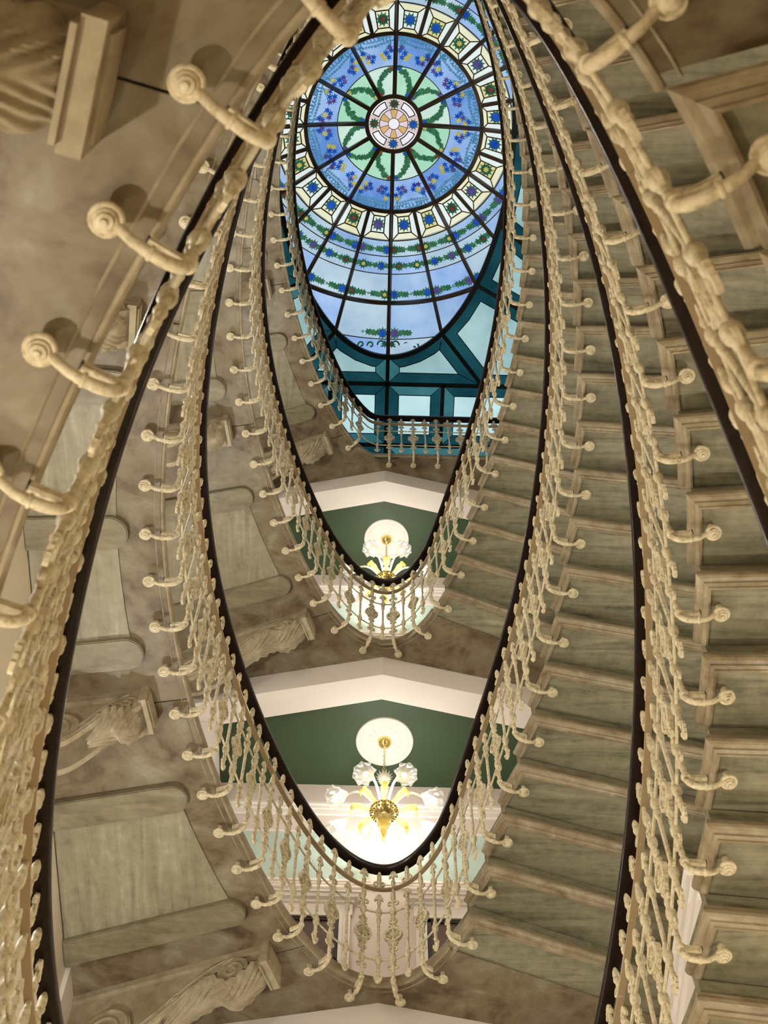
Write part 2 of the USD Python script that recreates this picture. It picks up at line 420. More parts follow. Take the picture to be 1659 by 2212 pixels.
def landing(name, z0, label, top=False):
    t = thing(name, label, 'gallery', 'marble galleries around the stairwell', loc=(0, 0, z0))
    vtop = [(XL + 0.004, YN + 0.004), (XR - 0.004, YN + 0.004), (XR - 0.004, 7.39), (XC, 6.86), (XL + 0.004, 7.29)]
    plate = Polygon(vtop)
    void = knob_poly.buffer(-EDGE_IN)
    b0, b1 = step_line((NSTEP - 0.5) * TREAD)
    if top:
        a0, a1 = np.array([XC, 6.76 - EDGE_IN]), np.array([XR + 0.6, 6.76 - EDGE_IN])
        ss = np.linspace(0.02, (NSTEP - 0.5) * TREAD, 120); run = inset(ss, EDGE_IN + 0.15)
        cut = Polygon([(-0.12, 6.76 - EDGE_IN), (XR + 0.6, 6.76 - EDGE_IN), (XR + 0.6, b1[1])] + [tuple(b1)] + [tuple(b0)] + [(XC, 1.0), (-0.12, 4)]).buffer(0)
    else:
        a0, a1 = step_line(-0.5 * TREAD)
        cut = Polygon([tuple(a0), tuple(a1), (XR + 0.6, a1[1]), (XR + 0.6, b1[1]), tuple(b1), tuple(b0), (XC, 2.0)]).buffer(0)
    slab = plate.difference(unary_union([void, cut]))
    slab = slab if slab.geom_type == 'Polygon' else max(slab.geoms, key=lambda g: g.area)
    cuts = []
    for y, _ in CORBELS:
        p = pk(s_left(y)); a = float(alpha(p[1])); d = np.array([-math.cos(a), math.sin(a)])
        cuts.append(LineString([p - d * 0.4, p + d * 3]).buffer(0.0035))
    pieces = slab.difference(unary_union(cuts))
    for g in sorted(getattr(pieces, 'geoms', [pieces]), key=lambda g: g.centroid.y):
        if g.area > 0.01: obj('soffit_slab', ext(g.simplify(0.002), 0.0, 0.085), 'brown_marble', t)
    # moulded lip along the edge of the void
    if top:
        full = np.array(slab.exterior.coords)
        se = np.linspace((NSTEP - 0.5) * TREAD, S, 420); P = inset(se, EDGE_IN); P = P[~((P[:, 0] > -0.12) & (P[:, 1] > 5.5))]
        P = np.r_[P, np.c_[np.linspace(-0.08, XR - 0.004, 40), np.full(40, 6.76 - EDGE_IN)]]
    else:
        P = inset(np.linspace((NSTEP - 0.5) * TREAD, S - 0.5 * TREAD, 420), EDGE_IN)
    prof = [(-0.010, 0.002), (-0.004, -0.006), (0.004, -0.006), (0.011, 0.0), (0.015, 0.010), (0.014, 0.022), (0.008, 0.03), (0.006, 0.085), (-0.010, 0.085)]
    obj('edge_moulding', sweep(np.c_[P, np.zeros(len(P))], prof), 'edge_marble', t, 40)
    prof2 = [(-0.004, -0.002), (0.0, -0.005), (0.004, -0.002), (0.004, 0.004), (-0.004, 0.004)]
    i0 = inset(np.linspace((NSTEP - 0.5) * TREAD, S - 0.5 * TREAD, 420), EDGE_IN - 0.040)
    if top: i0 = i0[~((i0[:, 0] > -0.12) & (i0[:, 1] > 5.5))]
    obj('bead', sweep(np.c_[i0, np.zeros(len(i0))], prof2), 'edge_marble', t, 40)
    for y in BARS:
        o, w, d = bar_axis(y, 0.20); nrm = np.array([d[1], -d[0]])
        line = LineString([o, w]); q = line.buffer(0.1, cap_style='round').intersection(sbox(XL + 0.003, -2, 3, 9))
        rim = q.buffer(-0.018)
        obj('soffit_bar', cat([ext(q, -0.042, 0.0), ext(q.buffer(-0.006), -0.048, -0.042)]), 'bar_marble', t)
    for y0, y1 in PANELS:
        o0, w0, d0 = bar_axis(y0, 0.16); o1, w1, d1 = bar_axis(y1, 0.16)
        ms = [bar_axis(y, 0.16)[0] for y in np.linspace(y0, y1, 6)]
        q = Polygon([tuple(m) for m in ms] + [tuple(w1), tuple(w0)]).buffer(-0.006)
        obj('panel', ext(q, -0.012, -0.0005), 'panel_marble', t)
    for y, _ in CORBELS:
        p = pk(s_left(y)); a = float(alpha(p[1])); corbel(t, s_left(y), (p[0] - 0.12 * math.cos(a) - XL) / math.cos(a) - 0.006 - 0.1 * abs(math.tan(a)))
    return t


lan = [landing('gallery', ZS[0], 'lowest and nearest marble gallery, filling the upper left corner of the photo')]
lan.append(copy_of(lan[0], 'gallery', (0, 0, ZS[1]), 'second marble gallery with the large scrolled corbels at the lower left'))
lan.append(copy_of(lan[0], 'gallery', (0, 0, ZS[2]), 'third marble gallery, whose curved landing hangs above the lower chandelier'))
lan.append(landing('gallery', ZS[3], 'top marble gallery with a straight edge under the stained glass', top=True))

# ------------------------------------------------------------------ balustrades
def arrow2d(w, h):
    pts = [(0, h), (0.3 * w, h * 0.86), (0.28 * w, h * 0.74), (0.46 * w, h * 0.62), (0.42 * w, h * 0.5), (0.6 * w, h * 0.36), (0.5 * w, h * 0.14), (0.34 * w, h * 0.30), (0.16 * w, h * 0.34), (0.14 * w, 0)]
    return Polygon(pts + [(-x, y) for x, y in pts[::-1][:-1]] if True else pts).buffer(0.0012)


def curl2d(r, side, up=True):
    th = np.linspace(0, 1.55 * np.pi, 22)
    P = np.c_[side * (r - r * np.cos(th) * (1 - th / 9)), r * 1.25 * np.sin(th) * (1 - th / 9)]
    g = LineString(P).buffer(0.0055)
    return g if up else affinity.scale(g, 1, -1, origin=(0, 0))


def fleur2d(r=0.016, up=True):
    parts = [curl2d(r, 1, up), curl2d(r, -1, up)]
    for a in (40, -40): parts.append(affinity.translate(affinity.rotate(affinity.scale(Point(0, 0).buffer(0.011), 0.55, 1.25), a), (-0.013 if a > 0 else 0.013), 0.016 * (1 if up else -1)))
    return unary_union(parts)


def plate2d(poly, th, z, up=0):
    """2D ornament (x along the rail, y up) as a thin plate in the x-z plane at height z."""
    m = ext(poly.simplify(0.0006), -th / 2, th / 2); v = m.vertices
    return tm(np.c_[v[:, 0], v[:, 2], v[:, 1] + z], m.faces[:, ::-1])


def bal_shapes():
    R = [(0.0, -0.07), (0.012, -0.068), (0.0125, -0.05), (0.019, -0.046), (0.0195, -0.03), (0.012, -0.026), (0.011, 0.0), (0.014, 0.01), (0.0115, 0.03), (0.0105, 0.075), (0.0155, 0.085), (0.0115, 0.095),
         (0.013, 0.115), (0.022, 0.135), (0.0235, 0.155), (0.021, 0.176), (0.0125, 0.19), (0.0165, 0.20), (0.012, 0.212), (0.009, 0.25), (0.0085, 0.31), (0.008, 0.385), (0.0085, 0.47), (0.009, 0.52), (0.0165, 0.535), (0.0165, 0.55), (0.0125, 0.562),
         (0.013, 0.58), (0.022, 0.598), (0.0235, 0.616), (0.021, 0.636), (0.0125, 0.65), (0.0095, 0.68), (0.009, 0.73), (0.0155, 0.742), (0.019, 0.762), (0.0165, 0.80), (0.010, 0.835), (0.0115, 0.845), (0.0115, 0.89), (0.016, 0.90), (0.0165, 0.925), (0.0105, 0.935), (0.0095, 0.96), (0.006, 1.03), (0, 1.032)]
    # brackets: bent arm below, boss, spacer, and the stub that lets the baluster into the edge of the slab
    shaft = cat([lathe(R, 12), plate2d(arrow2d(0.055, 0.085), 0.012, 0.955), plate2d(fleur2d(0.022), 0.011, 0.70), plate2d(fleur2d(0.021, False), 0.011, 0.085), plate2d(fleur2d(0.016), 0.011, 0.245), plate2d(fleur2d(0.016, False), 0.011, 0.525)])
    ring = Point(0, 0).buffer(0.066, 24).difference(Point(0, 0).buffer(0.050, 24))
    pet = []
    for k in range(8):
        e = affinity.scale(Point(0, 0).buffer(0.012, 6), 0.75, 1.8); e = e.difference(e.buffer(-0.0045)); pet.append(affinity.rotate(affinity.translate(e, 0, 0.032), k * 45, origin=(0, 0)))
    lob = [affinity.translate(Point(0, 0).buffer(0.015, 6).difference(Point(0, 0).buffer(0.007, 6)), x, y) for x, y in ((0.021, 0.078), (-0.021, 0.078), (0.021, -0.078), (-0.021, -0.078), (0.011, 0.099), (-0.011, 0.099), (0.011, -0.099), (-0.011, -0.099))]
    wheel = cat([plate2d(ring, 0.026, 0.385), plate2d(unary_union(pet + lob), 0.016, 0.385), moved(lathe([(0, -0.018), (0.013, -0.014), (0.016, 0), (0.013, 0.014), (0, 0.018)], 10), (0, 0, 0.385), rx=math.pi / 2)])
    th = np.linspace(0, np.pi / 2, 9); rb = 0.055
    arm = np.c_[np.zeros(9), rb - rb * np.cos(th), -0.05 - rb * np.sin(th) * 0.9]
    arm = np.r_[arm, [[0, 0.08, -0.099], [0, 0.105, -0.094], [0, 0.125, -0.08], [0, 0.142, -0.064]]]
    knob = moved(lathe([(0.0, 0.062), (0.014, 0.062), (0.014, 0.012), (0.030, 0.012), (0.035, 0.007), (0.035, -0.003), (0.031, -0.007), (0.025, -0.006), (0.0235, -0.013), (0.019, -0.015), (0.017, -0.021), (0.009, -0.024), (0.007, -0.030), (0, -0.031)], 18), (0, BAL_IN, -0.062))
    brk = cat([tube(arm, [0.012, 0.0125, 0.013, 0.0135, 0.0138, 0.0138, 0.0138, 0.0135, 0.013, 0.0125, 0.0115, 0.011, 0.012], 10), knob,
               box(-0.008, 0.008, 0.0, 0.085, -0.052, -0.028), moved(lathe([(0.012, -0.006), (0.017, -0.003), (0.017, 0.003), (0.012, 0.006)], 10), (0, 0.07, -0.098), rx=math.pi / 2)])
    peg = box(-0.0065, 0.0065, 0.083, 0.09, -0.046, -0.024)
    Q = [(0.0, 0.0), (0.0095, 0.002), (0.010, 0.04), (0.016, 0.052), (0.011, 0.064), (0.0125, 0.115), (0.021, 0.135), (0.0225, 0.155), (0.0205, 0.175), (0.0125, 0.19), (0.0165, 0.20), (0.0125, 0.214)]
    for z in np.arange(0.225, 0.51, 0.012): Q += [(0.0088, z), (0.0104, z + 0.006)]
    Q += [(0.0165, 0.53), (0.0165, 0.545), (0.0125, 0.56), (0.0125, 0.58), (0.021, 0.597), (0.0225, 0.616), (0.0205, 0.636), (0.0125, 0.65), (0.0105, 0.66), (0.0100, 0.70), (0.0155, 0.708), (0.0155, 0.716), (0.0095, 0.722), (0.009, 0.76), (0, 0.77)]
    short = cat([lathe(Q, 12), plate2d(arrow2d(0.055, 0.085), 0.012, 0.715), plate2d(affinity.scale(arrow2d(0.055, 0.085), 1, -1, origin=(0, 0)), 0.012, 0.03)])
    fin = cat([lathe([(0.012, 0.85), (0.0125, 0.875), (0.016, 0.885), (0.0115, 0.895), (0.0105, 0.945), (0.017, 0.955), (0.0175, 0.968), (0.0135, 0.975), (0.0165, 0.99), (0.0155, 1.01), (0.008, 1.035), (0.0, 1.046)], 12), plate2d(fleur2d(0.023), 0.011, 0.905)])
    return shaft, wheel, brk, peg, short, fin


SHAPES = bal_shapes()


def balustrade(name, z0, label, top=False):
    """Flight from the landing below, the gallery it reaches, and that gallery's far curve."""
    t = thing(name, label, 'balustrade', 'cream iron balustrades with dark handrails', loc=(0, 0, z0))
    knobs = [i * TREAD for i in range(NSTEP)] + list(np.linspace(SF, 7.45, 5)[:-1]) + list(np.linspace(7.45, 13.63, 22)[:-1]) + list(np.linspace(13.63, S, 6)[:-1])
    ds = np.linspace(0, S, 700); P = np.c_[inset(ds, BAL_IN), zsm(ds)]
    spots = []                                        # (x, y, z, outward normal, long?)
    for i, s in enumerate(knobs):
        s2 = (s + (knobs[i + 1] if i + 1 < len(knobs) else S)) / 2
        for q, lg in ((s, True), (s2, False)):
            spots.append((inset(q, BAL_IN), float(zf(q)) if lg and q < SF + 0.01 else float(zsm(q)), -nk(q), lg, q))
    if top:
        yl = 6.76 - BAL_IN; xs = -0.16
        keep = (ds < SF) | ~((P[:, 0] > xs) & (P[:, 1] > 5.4)); P = P[keep]
        # round the corner into the straight rail
        tail = P[-1]; arc = []
        for u in np.linspace(0, 1, 12)[1:]:
            a = (1 - u) ** 2; b = 2 * u * (1 - u); c = u * u; ctrl = np.array([xs + 0.06, yl]); e = np.array([0.06, yl])
            arc.append([*(a * tail[:2] + b * ctrl + c * e), H])
        P = np.r_[P, np.array(arc), np.c_[np.linspace(0.1, XR, 60), np.full(60, yl), np.full(60, H)]]
        spots = [q for q in spots if q[4] < SF or not (q[0][0] > xs - 0.02 and q[0][1] > 5.4)]
        x = -0.02; lg = not spots[-1][3]
        while x < XR - 0.05:
            spots.append((np.array([x, yl]), H, np.array([0.0, 1.0]), lg, 0)); lg = not lg; x += 0.147
    cap = [(-0.028, 1.042), (-0.036, 1.052), (-0.0375, 1.068), (-0.033, 1.09), (-0.022, 1.104), (0, 1.11), (0.022, 1.104), (0.033, 1.09), (0.0375, 1.068), (0.036, 1.052), (0.028, 1.042)]
    if not top and False: pass
    obj('handrail', sweep(P, cap), 'rail_wood', t, 50)
    obj('flat_rod', sweep(P, [(-0.016, 0.848), (-0.016, 0.858), (0.016, 0.858), (0.016, 0.848)]), 'iron_tan', t)
    for zz in (0.616, 0.155):
        obj('rod', sweep(P, [(0.0075 * math.cos(a), zz + 0.0075 * math.sin(a)) for a in np.linspace(0, 2 * np.pi, 7)[:-1]]), 'iron_cream', t, True)
    firsts = {}
    shaft, wheel, brk, peg, short, fin = SHAPES
    for p, z, n, lg, q in spots:
        rz = math.degrees(math.atan2(n[1], n[0])) - 90
        if lg:
            if 'b' not in firsts:
                o = firsts['b'] = obj('baluster', shaft, 'iron_cream', t, 40)
                obj('rosette', wheel, 'iron_cream', o, 40); obj('bracket', brk, 'iron_cream', o, 40); obj('peg', peg, 'dark_bolt', o)
            else:
                o = stage.DefinePrim(pathof('baluster', t), 'Mesh'); o.GetReferences().AddInternalReference(firsts['b'].GetPath())
            put(o, (*p, z), rz)
        else:
            for key, nm, m in (('s', 'short_baluster', short), ('f', 'finial', fin)):
                if key not in firsts: o = firsts[key] = obj(nm, m, 'iron_cream', t, 40)
                else: o = stage.DefinePrim(pathof(nm, t), 'Mesh'); o.GetReferences().AddInternalReference(firsts[key].GetPath())
                put(o, (*p, z), rz)
    return t


ba = [balustrade('balustrade', ZS[0] - H, 'nearest balustrade, large and slightly blurred, sweeping down both outer sides of the photo')]
ba.append(copy_of(ba[0], 'balustrade', (0, 0, ZS[0]), 'second balustrade, whose handrail curves in front of the lower chandelier'))
ba.append(copy_of(ba[0], 'balustrade', (0, 0, ZS[1]), 'third balustrade, whose handrail curves in front of the upper chandelier'))
ba.append(balustrade('balustrade', ZS[2], 'topmost balustrade, ending in a straight rail under the stained glass', top=True))

# ------------------------------------------------------------------ chandelier
def chandelier(name, loc, label):
    """Origin at the ceiling; murano-like glass arms and flower shades on a chain."""
    t = thing(name, label, 'chandelier', 'glass chandeliers of the lobbies', loc=loc)
    obj('canopy', lathe([(0.0, -0.085), (0.012, -0.083), (0.018, -0.07), (0.03, -0.062), (0.05, -0.045), (0.064, -0.02), (0.07, 0.0)], 24), 'brass', t, 40)
    lk = []
    for i in range(15):
        th = np.linspace(0, 2 * np.pi, 13); c = np.c_[0.009 * np.cos(th), np.zeros(13), 0.021 * np.sin(th)]
        lk.append(moved(tube(c, 0.003, 5, False), (0, 0, -0.1 - 0.032 * i), rz=(i % 2) * math.pi / 2))
    obj('chain', lk, 'brass', t, True)
    sp = []
    for tier, (z, r, n) in enumerate(((-0.60, 0.085, 14), (-0.655, 0.07, 12))):
        for k in range(n):
            a = 2 * np.pi * k / n + tier * 0.2; b = np.array([math.cos(a), math.sin(a)]); w = np.array([-b[1], b[0]])
            v = [[*(b * 0.02 + w * 0.014), z], [*(b * 0.02 - w * 0.014), z], [*(b * r * 0.6 - w * 0.013), z + 0.02], [*(b * r), z + 0.055], [*(b * r * 0.6 + w * 0.013), z + 0.02], [*(b * r * 0.5), z + 0.004]]
            sp.append(tm(v, [[0, 1, 5], [1, 2, 5], [2, 3, 5], [3, 4, 5], [4, 0, 5]]))
    obj('crown', sp, 'shade_glass', t)
    obj('stem', lathe([(0.006, -0.57), (0.02, -0.60), (0.012, -0.66), (0.018, -0.72), (0.034, -0.78), (0.02, -0.86), (0.016, -0.92), (0.03, -0.98), (0.035, -1.06)], 14), 'shade_glass', t, True)
    bowl = lathe([(0.03, -1.06), (0.10, -1.055), (0.128, -1.075), (0.118, -1.11), (0.09, -1.145), (0.06, -1.165)], 28)
    th = np.arctan2(bowl.vertices[:, 1], bowl.vertices[:, 0]); bowl.vertices[:, :2] *= (1 + 0.03 * np.cos(14 * th))[:, None]
    obj('bowl', bowl, 'brass', t, 40)
    cups = []
    for z, r in ((-1.09, 0.122), (-1.118, 0.108), (-1.142, 0.085)):
        n = int(r * 240)
        for k in range(n): cups.append(moved(trimesh.creation.icosphere(1, 0.009), (r * math.cos(2 * np.pi * k / n), r * math.sin(2 * np.pi * k / n), z)))
    obj('bowl_beading', cups, 'lead', t, True)
    dr = lathe([(0.062, -1.16), (0.058, -1.18), (0.035, -1.20), (0.05, -1.235), (0.056, -1.26), (0.04, -1.30), (0.022, -1.33), (0.028, -1.36), (0.018, -1.40), (0.004, -1.44)], 20)
    z = dr.vertices[:, 2]; th = np.arctan2(dr.vertices[:, 1], dr.vertices[:, 0]); dr.vertices[:, :2] *= (1 + 0.09 * np.cos(7 * th + z * 40))[:, None]
    obj('drop', dr, 'gold_glass', t, True)
    for k in range(8):
        a = math.radians(22.5 + 45 * k); c, s = math.cos(a), math.sin(a)
        u = np.linspace(0, 1, 15)
        rr = 0.09 + 0.27 * u; zz = -1.07 + 0.16 * np.sin(np.pi * (0.08 + 0.80 * u)) - 0.03 * u
        obj('arm', tube(np.c_[rr * c, rr * s, zz], 0.0135 - 0.003 * u, 8), 'shade_glass', t, True)
        # flower shade, mouth tilted outwards and down
        nv, nt = 12, 40; V, T = np.meshgrid(np.linspace(0, 1, nv), np.linspace(0, 2 * np.pi, nt, endpoint=False), indexing='ij')
        r = 0.022 + 0.05 * np.sin(np.clip(V, 0, 1) * 2.0) ** 1.1 + 0.036 * V ** 5; r = r * (1 + 0.10 * V ** 3 * np.cos(8 * T)) + 0.0022 * np.cos(16 * T) * V
        Z = -0.155 * V + 0.02 * V ** 4 * np.cos(8 * T + 0.5)
        pts = np.stack([r * np.cos(T), r * np.sin(T), Z], -1).reshape(-1, 3); f = []
        for i in range(nv - 1):
            for j in range(nt): q, w = i * nt + j, i * nt + (j + 1) % nt; f += [[q, w, w + nt], [q, w + nt, q + nt]]
        tilt = 0.75; b = np.array([0.375 * c, 0.375 * s, zz[-1] + 0.015])
        sh = moved(moved(tm(pts, f), ry=-tilt), b, rz=a)
        so = obj('flower_shade', sh, 'shade_glass', t, True)
        tip = cat([moved(moved(lathe([(0.004, 0.02), (0.02, 0.014), (0.03, -0.006), (0.034, -0.03), (0.036, -0.032)], 14), ry=-tilt), b, rz=a)])
        obj('shade_cup', tip, 'gold_glass', so, True)
        axis = np.array([math.sin(tilt) * c, math.sin(tilt) * s, -math.cos(tilt)]); bc = b + axis * 0.085
        obj('bulb', moved(trimesh.creation.icosphere(2, 0.026), bc), 'bulb_glow', so, True)
        if k % 2 == 0:
            lp = UsdLux.SphereLight.Define(stage, str(t.GetPath()) + f'/lamp_{k}'); lp.CreateRadiusAttr(0.02); lp.CreateNormalizeAttr(True)
            lp.CreateIntensityAttr(BULB_W); lp.CreateColorAttr(Gf.Vec3f(*WARM)); UsdGeom.Xformable(lp).AddTranslateOp().Set(Gf.Vec3d(0.16 * c, 0.16 * s, -0.82))
        # curled leaf between the arms
        a2 = a + math.radians(22.5); c2, s2 = math.cos(a2), math.sin(a2); nl = 14
        V, B = np.meshgrid(np.linspace(0, 1, nl), np.linspace(-1, 1, 7), indexing='ij')
        R_ = 0.10 + 0.20 * np.sin(V * 1.9) ; Zl = -1.06 + 0.13 * V - 0.26 * V ** 3.2 * 0.8
        wd = 0.034 * np.sin(np.pi * (0.12 + 0.80 * V)) * (1 + 0.15 * np.cos(V * 22)); X_ = wd * B
        Zl = Zl + 0.012 * np.cos(B * 6)
        pts = np.stack([R_ * c2 - X_ * s2, R_ * s2 + X_ * c2, Zl], -1).reshape(-1, 3); f = []
        for i in range(nl - 1):
            for j in range(6): q = i * 7 + j; f += [[q, q + 1, q + 8], [q, q + 8, q + 7]]
        lf = tm(pts, f); l2 = lf.copy(); l2.vertices[:, 2] -= 0.004; l2.faces = l2.faces[:, ::-1]
        obj('leaf', cat([lf, l2]), 'gold_glass', t, True)
    return t


# ------------------------------------------------------------------ lobbies behind the far curve, one on every floor
ORD = ['ground', 'first', 'second', 'third']


def lobby(k):
    """k: index of the gallery above; the floor of the lobby is gallery k-1 (or the ground)."""
    zs = ZS[k]; zfl = 0.0 if k == 0 else ZS[k - 1] + 0.085
    wh = {0: 'hidden below the photo, on the ground floor', 1: 'at the very bottom edge of the photo', 2: 'around the lower chandelier', 3: 'around the upper chandelier'}[k]
    x0, x1 = -1.47, 1.72
    # V-shaped beam: side towards the stairwell, flat underside
    outer = Polygon([(XL, 7.285), (XC, 6.862), (XR, 7.395), (XR, 7.67), (XC, 7.13), (XL, 7.56)])
    tag(obj('trim', [ext(outer, zs - 0.31, zs + 0.085)], 'white_plaster'), f'white plaster beam bent in a wide V, {wh}', 'beam', kind='structure')
    ceil = Polygon([(XL, 7.56), (XC, 7.13), (XR, 7.67), (XR, YB), (XL, YB)])
    tag(obj('ceiling', ext(ceil, zs - 0.08, zs + 0.085), 'green_paint'), f'dark green painted ceiling {wh}', 'ceiling', kind='structure')
    w = thing('wall_back', f'pale lobby wall with a cornice and mint panels, {wh}', 'wall', kind='structure')
    obj('plaster', box(XL, XR, YB, YB + 0.25, zfl, zs - 0.08), 'pink_plaster', w)
    pr = [(0, -0.385), (0.03, -0.39), (0.035, -0.42), (0.02, -0.43), (0.02, -0.47), (0.012, -0.48), (0.012, -0.54), (0.0, -0.56)]
    cm = miter_sweep([(x1, YB), (x0, YB)], [(-d, z + zs) for d, z in [(0.0, -0.385), (0.03, -0.39), (0.034, -0.425), (0.02, -0.44), (0.02, -0.475), (0.011, -0.485), (0.011, -0.55), (0.0, -0.565)]])
    cm = miter_sweep([(x0, YB), (x1, YB)], [(d, z + zs) for d, z in [(0.0, -0.385), (0.03, -0.39), (0.034, -0.425), (0.02, -0.44), (0.02, -0.475), (0.011, -0.485), (0.011, -0.55), (0.0, -0.565)]])
    obj('cornice', cm, 'white_plaster', w)
    for a, b in ((x0 + 0.02, 0.01), (0.23, x1 - 0.02)):
        obj('mint_panel', box(a, b, YB - 0.006, YB, zs - 1.495, zs - 0.815), 'pale_green', w)
        fr = [box(a, b, YB - 0.016, YB, zs - 0.835, zs - 0.81), box(a, b, YB - 0.016, YB, zs - 1.51, zs - 1.485)]
        obj('panel_frame', fr, 'white_plaster', w)
    obj('picture_rail', [box(x0, x1, YB - 0.022, YB, zs - 1.60, zs - 1.565), box(x0, x1, YB - 0.03, YB, zs - 1.565, zs - 1.55)], 'white_plaster', w)
    for nm, a, b in (('wall_left', XL, x0), ('wall_right', x1, XR)):
        tag(obj(nm, box(a, b, 7.42, YB, zfl, zs - 0.08), 'white_plaster'), f'white side wall of the lobby {"left" if nm == "wall_left" else "right"}, {wh}', 'wall', kind='structure')
    for side, (a, b) in (('left', (-1.10, -0.245)), ('right', (0.50, 1.35))):
        d = thing('door', f'dark brown {side} door in a white moulded frame, {wh}', 'door', kind='structure')
        zt = zs - 2.0
        obj('door_leaf', box(a, b, YB - 0.02, YB, zfl, zt), 'door_wood', d)
        st = [box(a, a + 0.035, YB - 0.035, YB - 0.02, zfl, zt), box(b - 0.035, b, YB - 0.035, YB - 0.02, zfl, zt), box(a, b, YB - 0.035, YB - 0.02, zt - 0.04, zt)]
        obj('stile', st, 'door_dark', d)
        cs = []
        for e, sg in ((a, -1), (b, 1)):
            for o0, o1, y in ((0, 0.03, 0.05), (0.03, 0.065, 0.035), (0.065, 0.095, 0.055)):
                xa, xb = sorted((e + sg * o0, e + sg * o1)); cs.append(box(xa, xb, YB - y, YB, zfl, zt + 0.03))
        cs += [box(a, b, YB - 0.05, YB, zt, zt + 0.03)]
        obj('casing', cs, 'white_plaster', d)
        hd = [box(a - 0.11, b + 0.11, YB - 0.035, YB, zt + 0.03, zt + 0.16), box(a - 0.13, b + 0.13, YB - 0.06, YB, zt + 0.16, zt + 0.185), box(a - 0.16, b + 0.16, YB - 0.10, YB, zt + 0.185, zt + 0.225), box(a - 0.18, b + 0.18, YB - 0.12, YB, zt + 0.225, zt + 0.245)]
        obj('lintel_cornice', hd, 'white_plaster', d)
        hx = b - 0.02 if side == 'left' else a + 0.02
        obj('door_handle', [moved(lathe([(0, 0.0), (0.022, 0.002), (0.026, 0.02), (0.016, 0.04), (0.018, 0.05), (0.01, 0.062), (0, 0.064)], 12), (hx, YB - 0.035, zt - 0.55), rx=math.pi / 2), box(hx - 0.025, hx + 0.025, YB - 0.045, YB - 0.03, zt - 0.65, zt - 0.48)], 'dark_bolt', d, 40)
    pr_ = [(0.0, -0.02), (0.10, -0.02), (0.11, -0.05), (0.085, -0.07), (0.08, -0.14), (0.055, -0.16), (0.05, -0.20), (0.025, -0.22), (0.02, -1.3), (0.0, -1.3)]
    tag(obj('trim', [miter_sweep([(2.05, 7.25), (2.05, 5.78), (XR - 0.004, 5.78)][::1], [(d, z + zs) for d, z in pr_]), box(2.05, XR - 0.004, 5.78, 7.27, zs - 1.6, zs - 0.002)], 'white_plaster'), f'white plastered pier with a cornice beside the right stair flight, {wh}', 'cornice', kind='structure')
    tag(obj('trim', box(XL, XL + 0.03, 6.62, 7.27, zs - 1.6, zs - 0.001), 'white_plaster'), f'white plastered end of the left stairwell wall, {wh}', 'wall', kind='structure')
    zc = zs - 0.08; cx, cy = 0.12, 7.75
    md = lathe([(0.0, -0.012), (0.07, -0.012), (0.085, -0.02), (0.1, -0.012), (0.19, -0.008), (0.205, -0.016), (0.222, -0.018), (0.24, -0.010), (0.255, -0.016), (0.272, -0.014), (0.277, 0.0)], 64)
    orn = []
    for kk in range(16):
        a = 2 * np.pi * kk / 16; e = affinity.scale(Point(0, 0).buffer(0.02, 6), 0.7, 1.7)
        m = ext(affinity.rotate(affinity.translate(e, 0, 0.135), math.degrees(a), origin=(0, 0)), -0.016, -0.004); orn.append(m)
    mm = thing('ceiling_medallion', f'round white plaster ceiling medallion {wh}', 'medallion', 'plaster medallions above the chandeliers', loc=(cx, cy, zc))
    obj('disc', md, 'white_plaster', mm, 40); obj('relief_leaves', orn, 'white_plaster', mm)
    return (cx, cy, zc - 0.012)


ch = []
for k in range(4):
    at = lobby(k)
    lab = ['glass chandelier of the ground floor lobby, out of the picture', 'glass chandelier of the first lobby, below the bottom edge of the photo', 'lower glass chandelier with eight lit flower shades, fully in view', 'upper glass chandelier, half hidden behind the third handrail'][k]
    ch.append(chandelier('chandelier', at, lab) if k == 0 else copy_of(ch[0], 'chandelier', at, lab, instance=False))

# wall lamps of the ground floor, either side of the camera
def sconce(x, y, z, side, lab, power=1.0):
    t = thing('wall_lamp', lab, 'lamp', 'wall lamps of the stairwell', loc=(x, y, z), rz=0 if side > 0 else 180)
    obj('back_plate', box(0, 0.02, -0.05, 0.05, -0.1, 0.1), 'brass', t)
    obj('arm', tube([[0.02, 0, -0.02], [0.07, 0, -0.05], [0.11, 0, -0.03], [0.12, 0, 0.01]], 0.008, 8), 'brass', t, True)
    obj('glass_shade', moved(lathe([(0.02, 0.0), (0.05, 0.02), (0.065, 0.07), (0.06, 0.12), (0.07, 0.15)], 24), (0.12, 0, 0.01)), 'shade_glass', t, True)
    lp = UsdLux.SphereLight.Define(stage, str(t.GetPath()) + '/lamp'); lp.CreateRadiusAttr(0.055); lp.CreateNormalizeAttr(True)
    lp.CreateIntensityAttr(SCONCE_W * power); lp.CreateColorAttr(Gf.Vec3f(*(WARM if power <= 1 else (1.0, 0.93, 0.80)))); UsdGeom.Xformable(lp).AddTranslateOp().Set(Gf.Vec3d(0.12, 0, 0.08))
for f in range(4):
    zfl = 0.0 if f == 0 else ZS[f - 1] + 0.085
    wh = ('ground floor', 'first gallery', 'second gallery', 'top gallery')[f]
    for x, y, dz, sd, sn in ((XL, 1.3, 1.75, 1, 'nearer left'), (XL, 3.4, 1.75, 1, 'middle left'), (XL, 5.6, 1.75, 1, 'far left'), (XR, 4.9, 2.1, -1, 'far right'), (XR, 2.6, 3.4, -1, 'middle right')):
        if f == 3 and sd < 0: continue
        sconce(x, y, zfl + dz, sd, f'brass wall lamp on the {sn} wall of the {wh}, hidden from below', (1.0 if sd > 0 else 0.6) * (1.7 if f == 0 else 1.0))

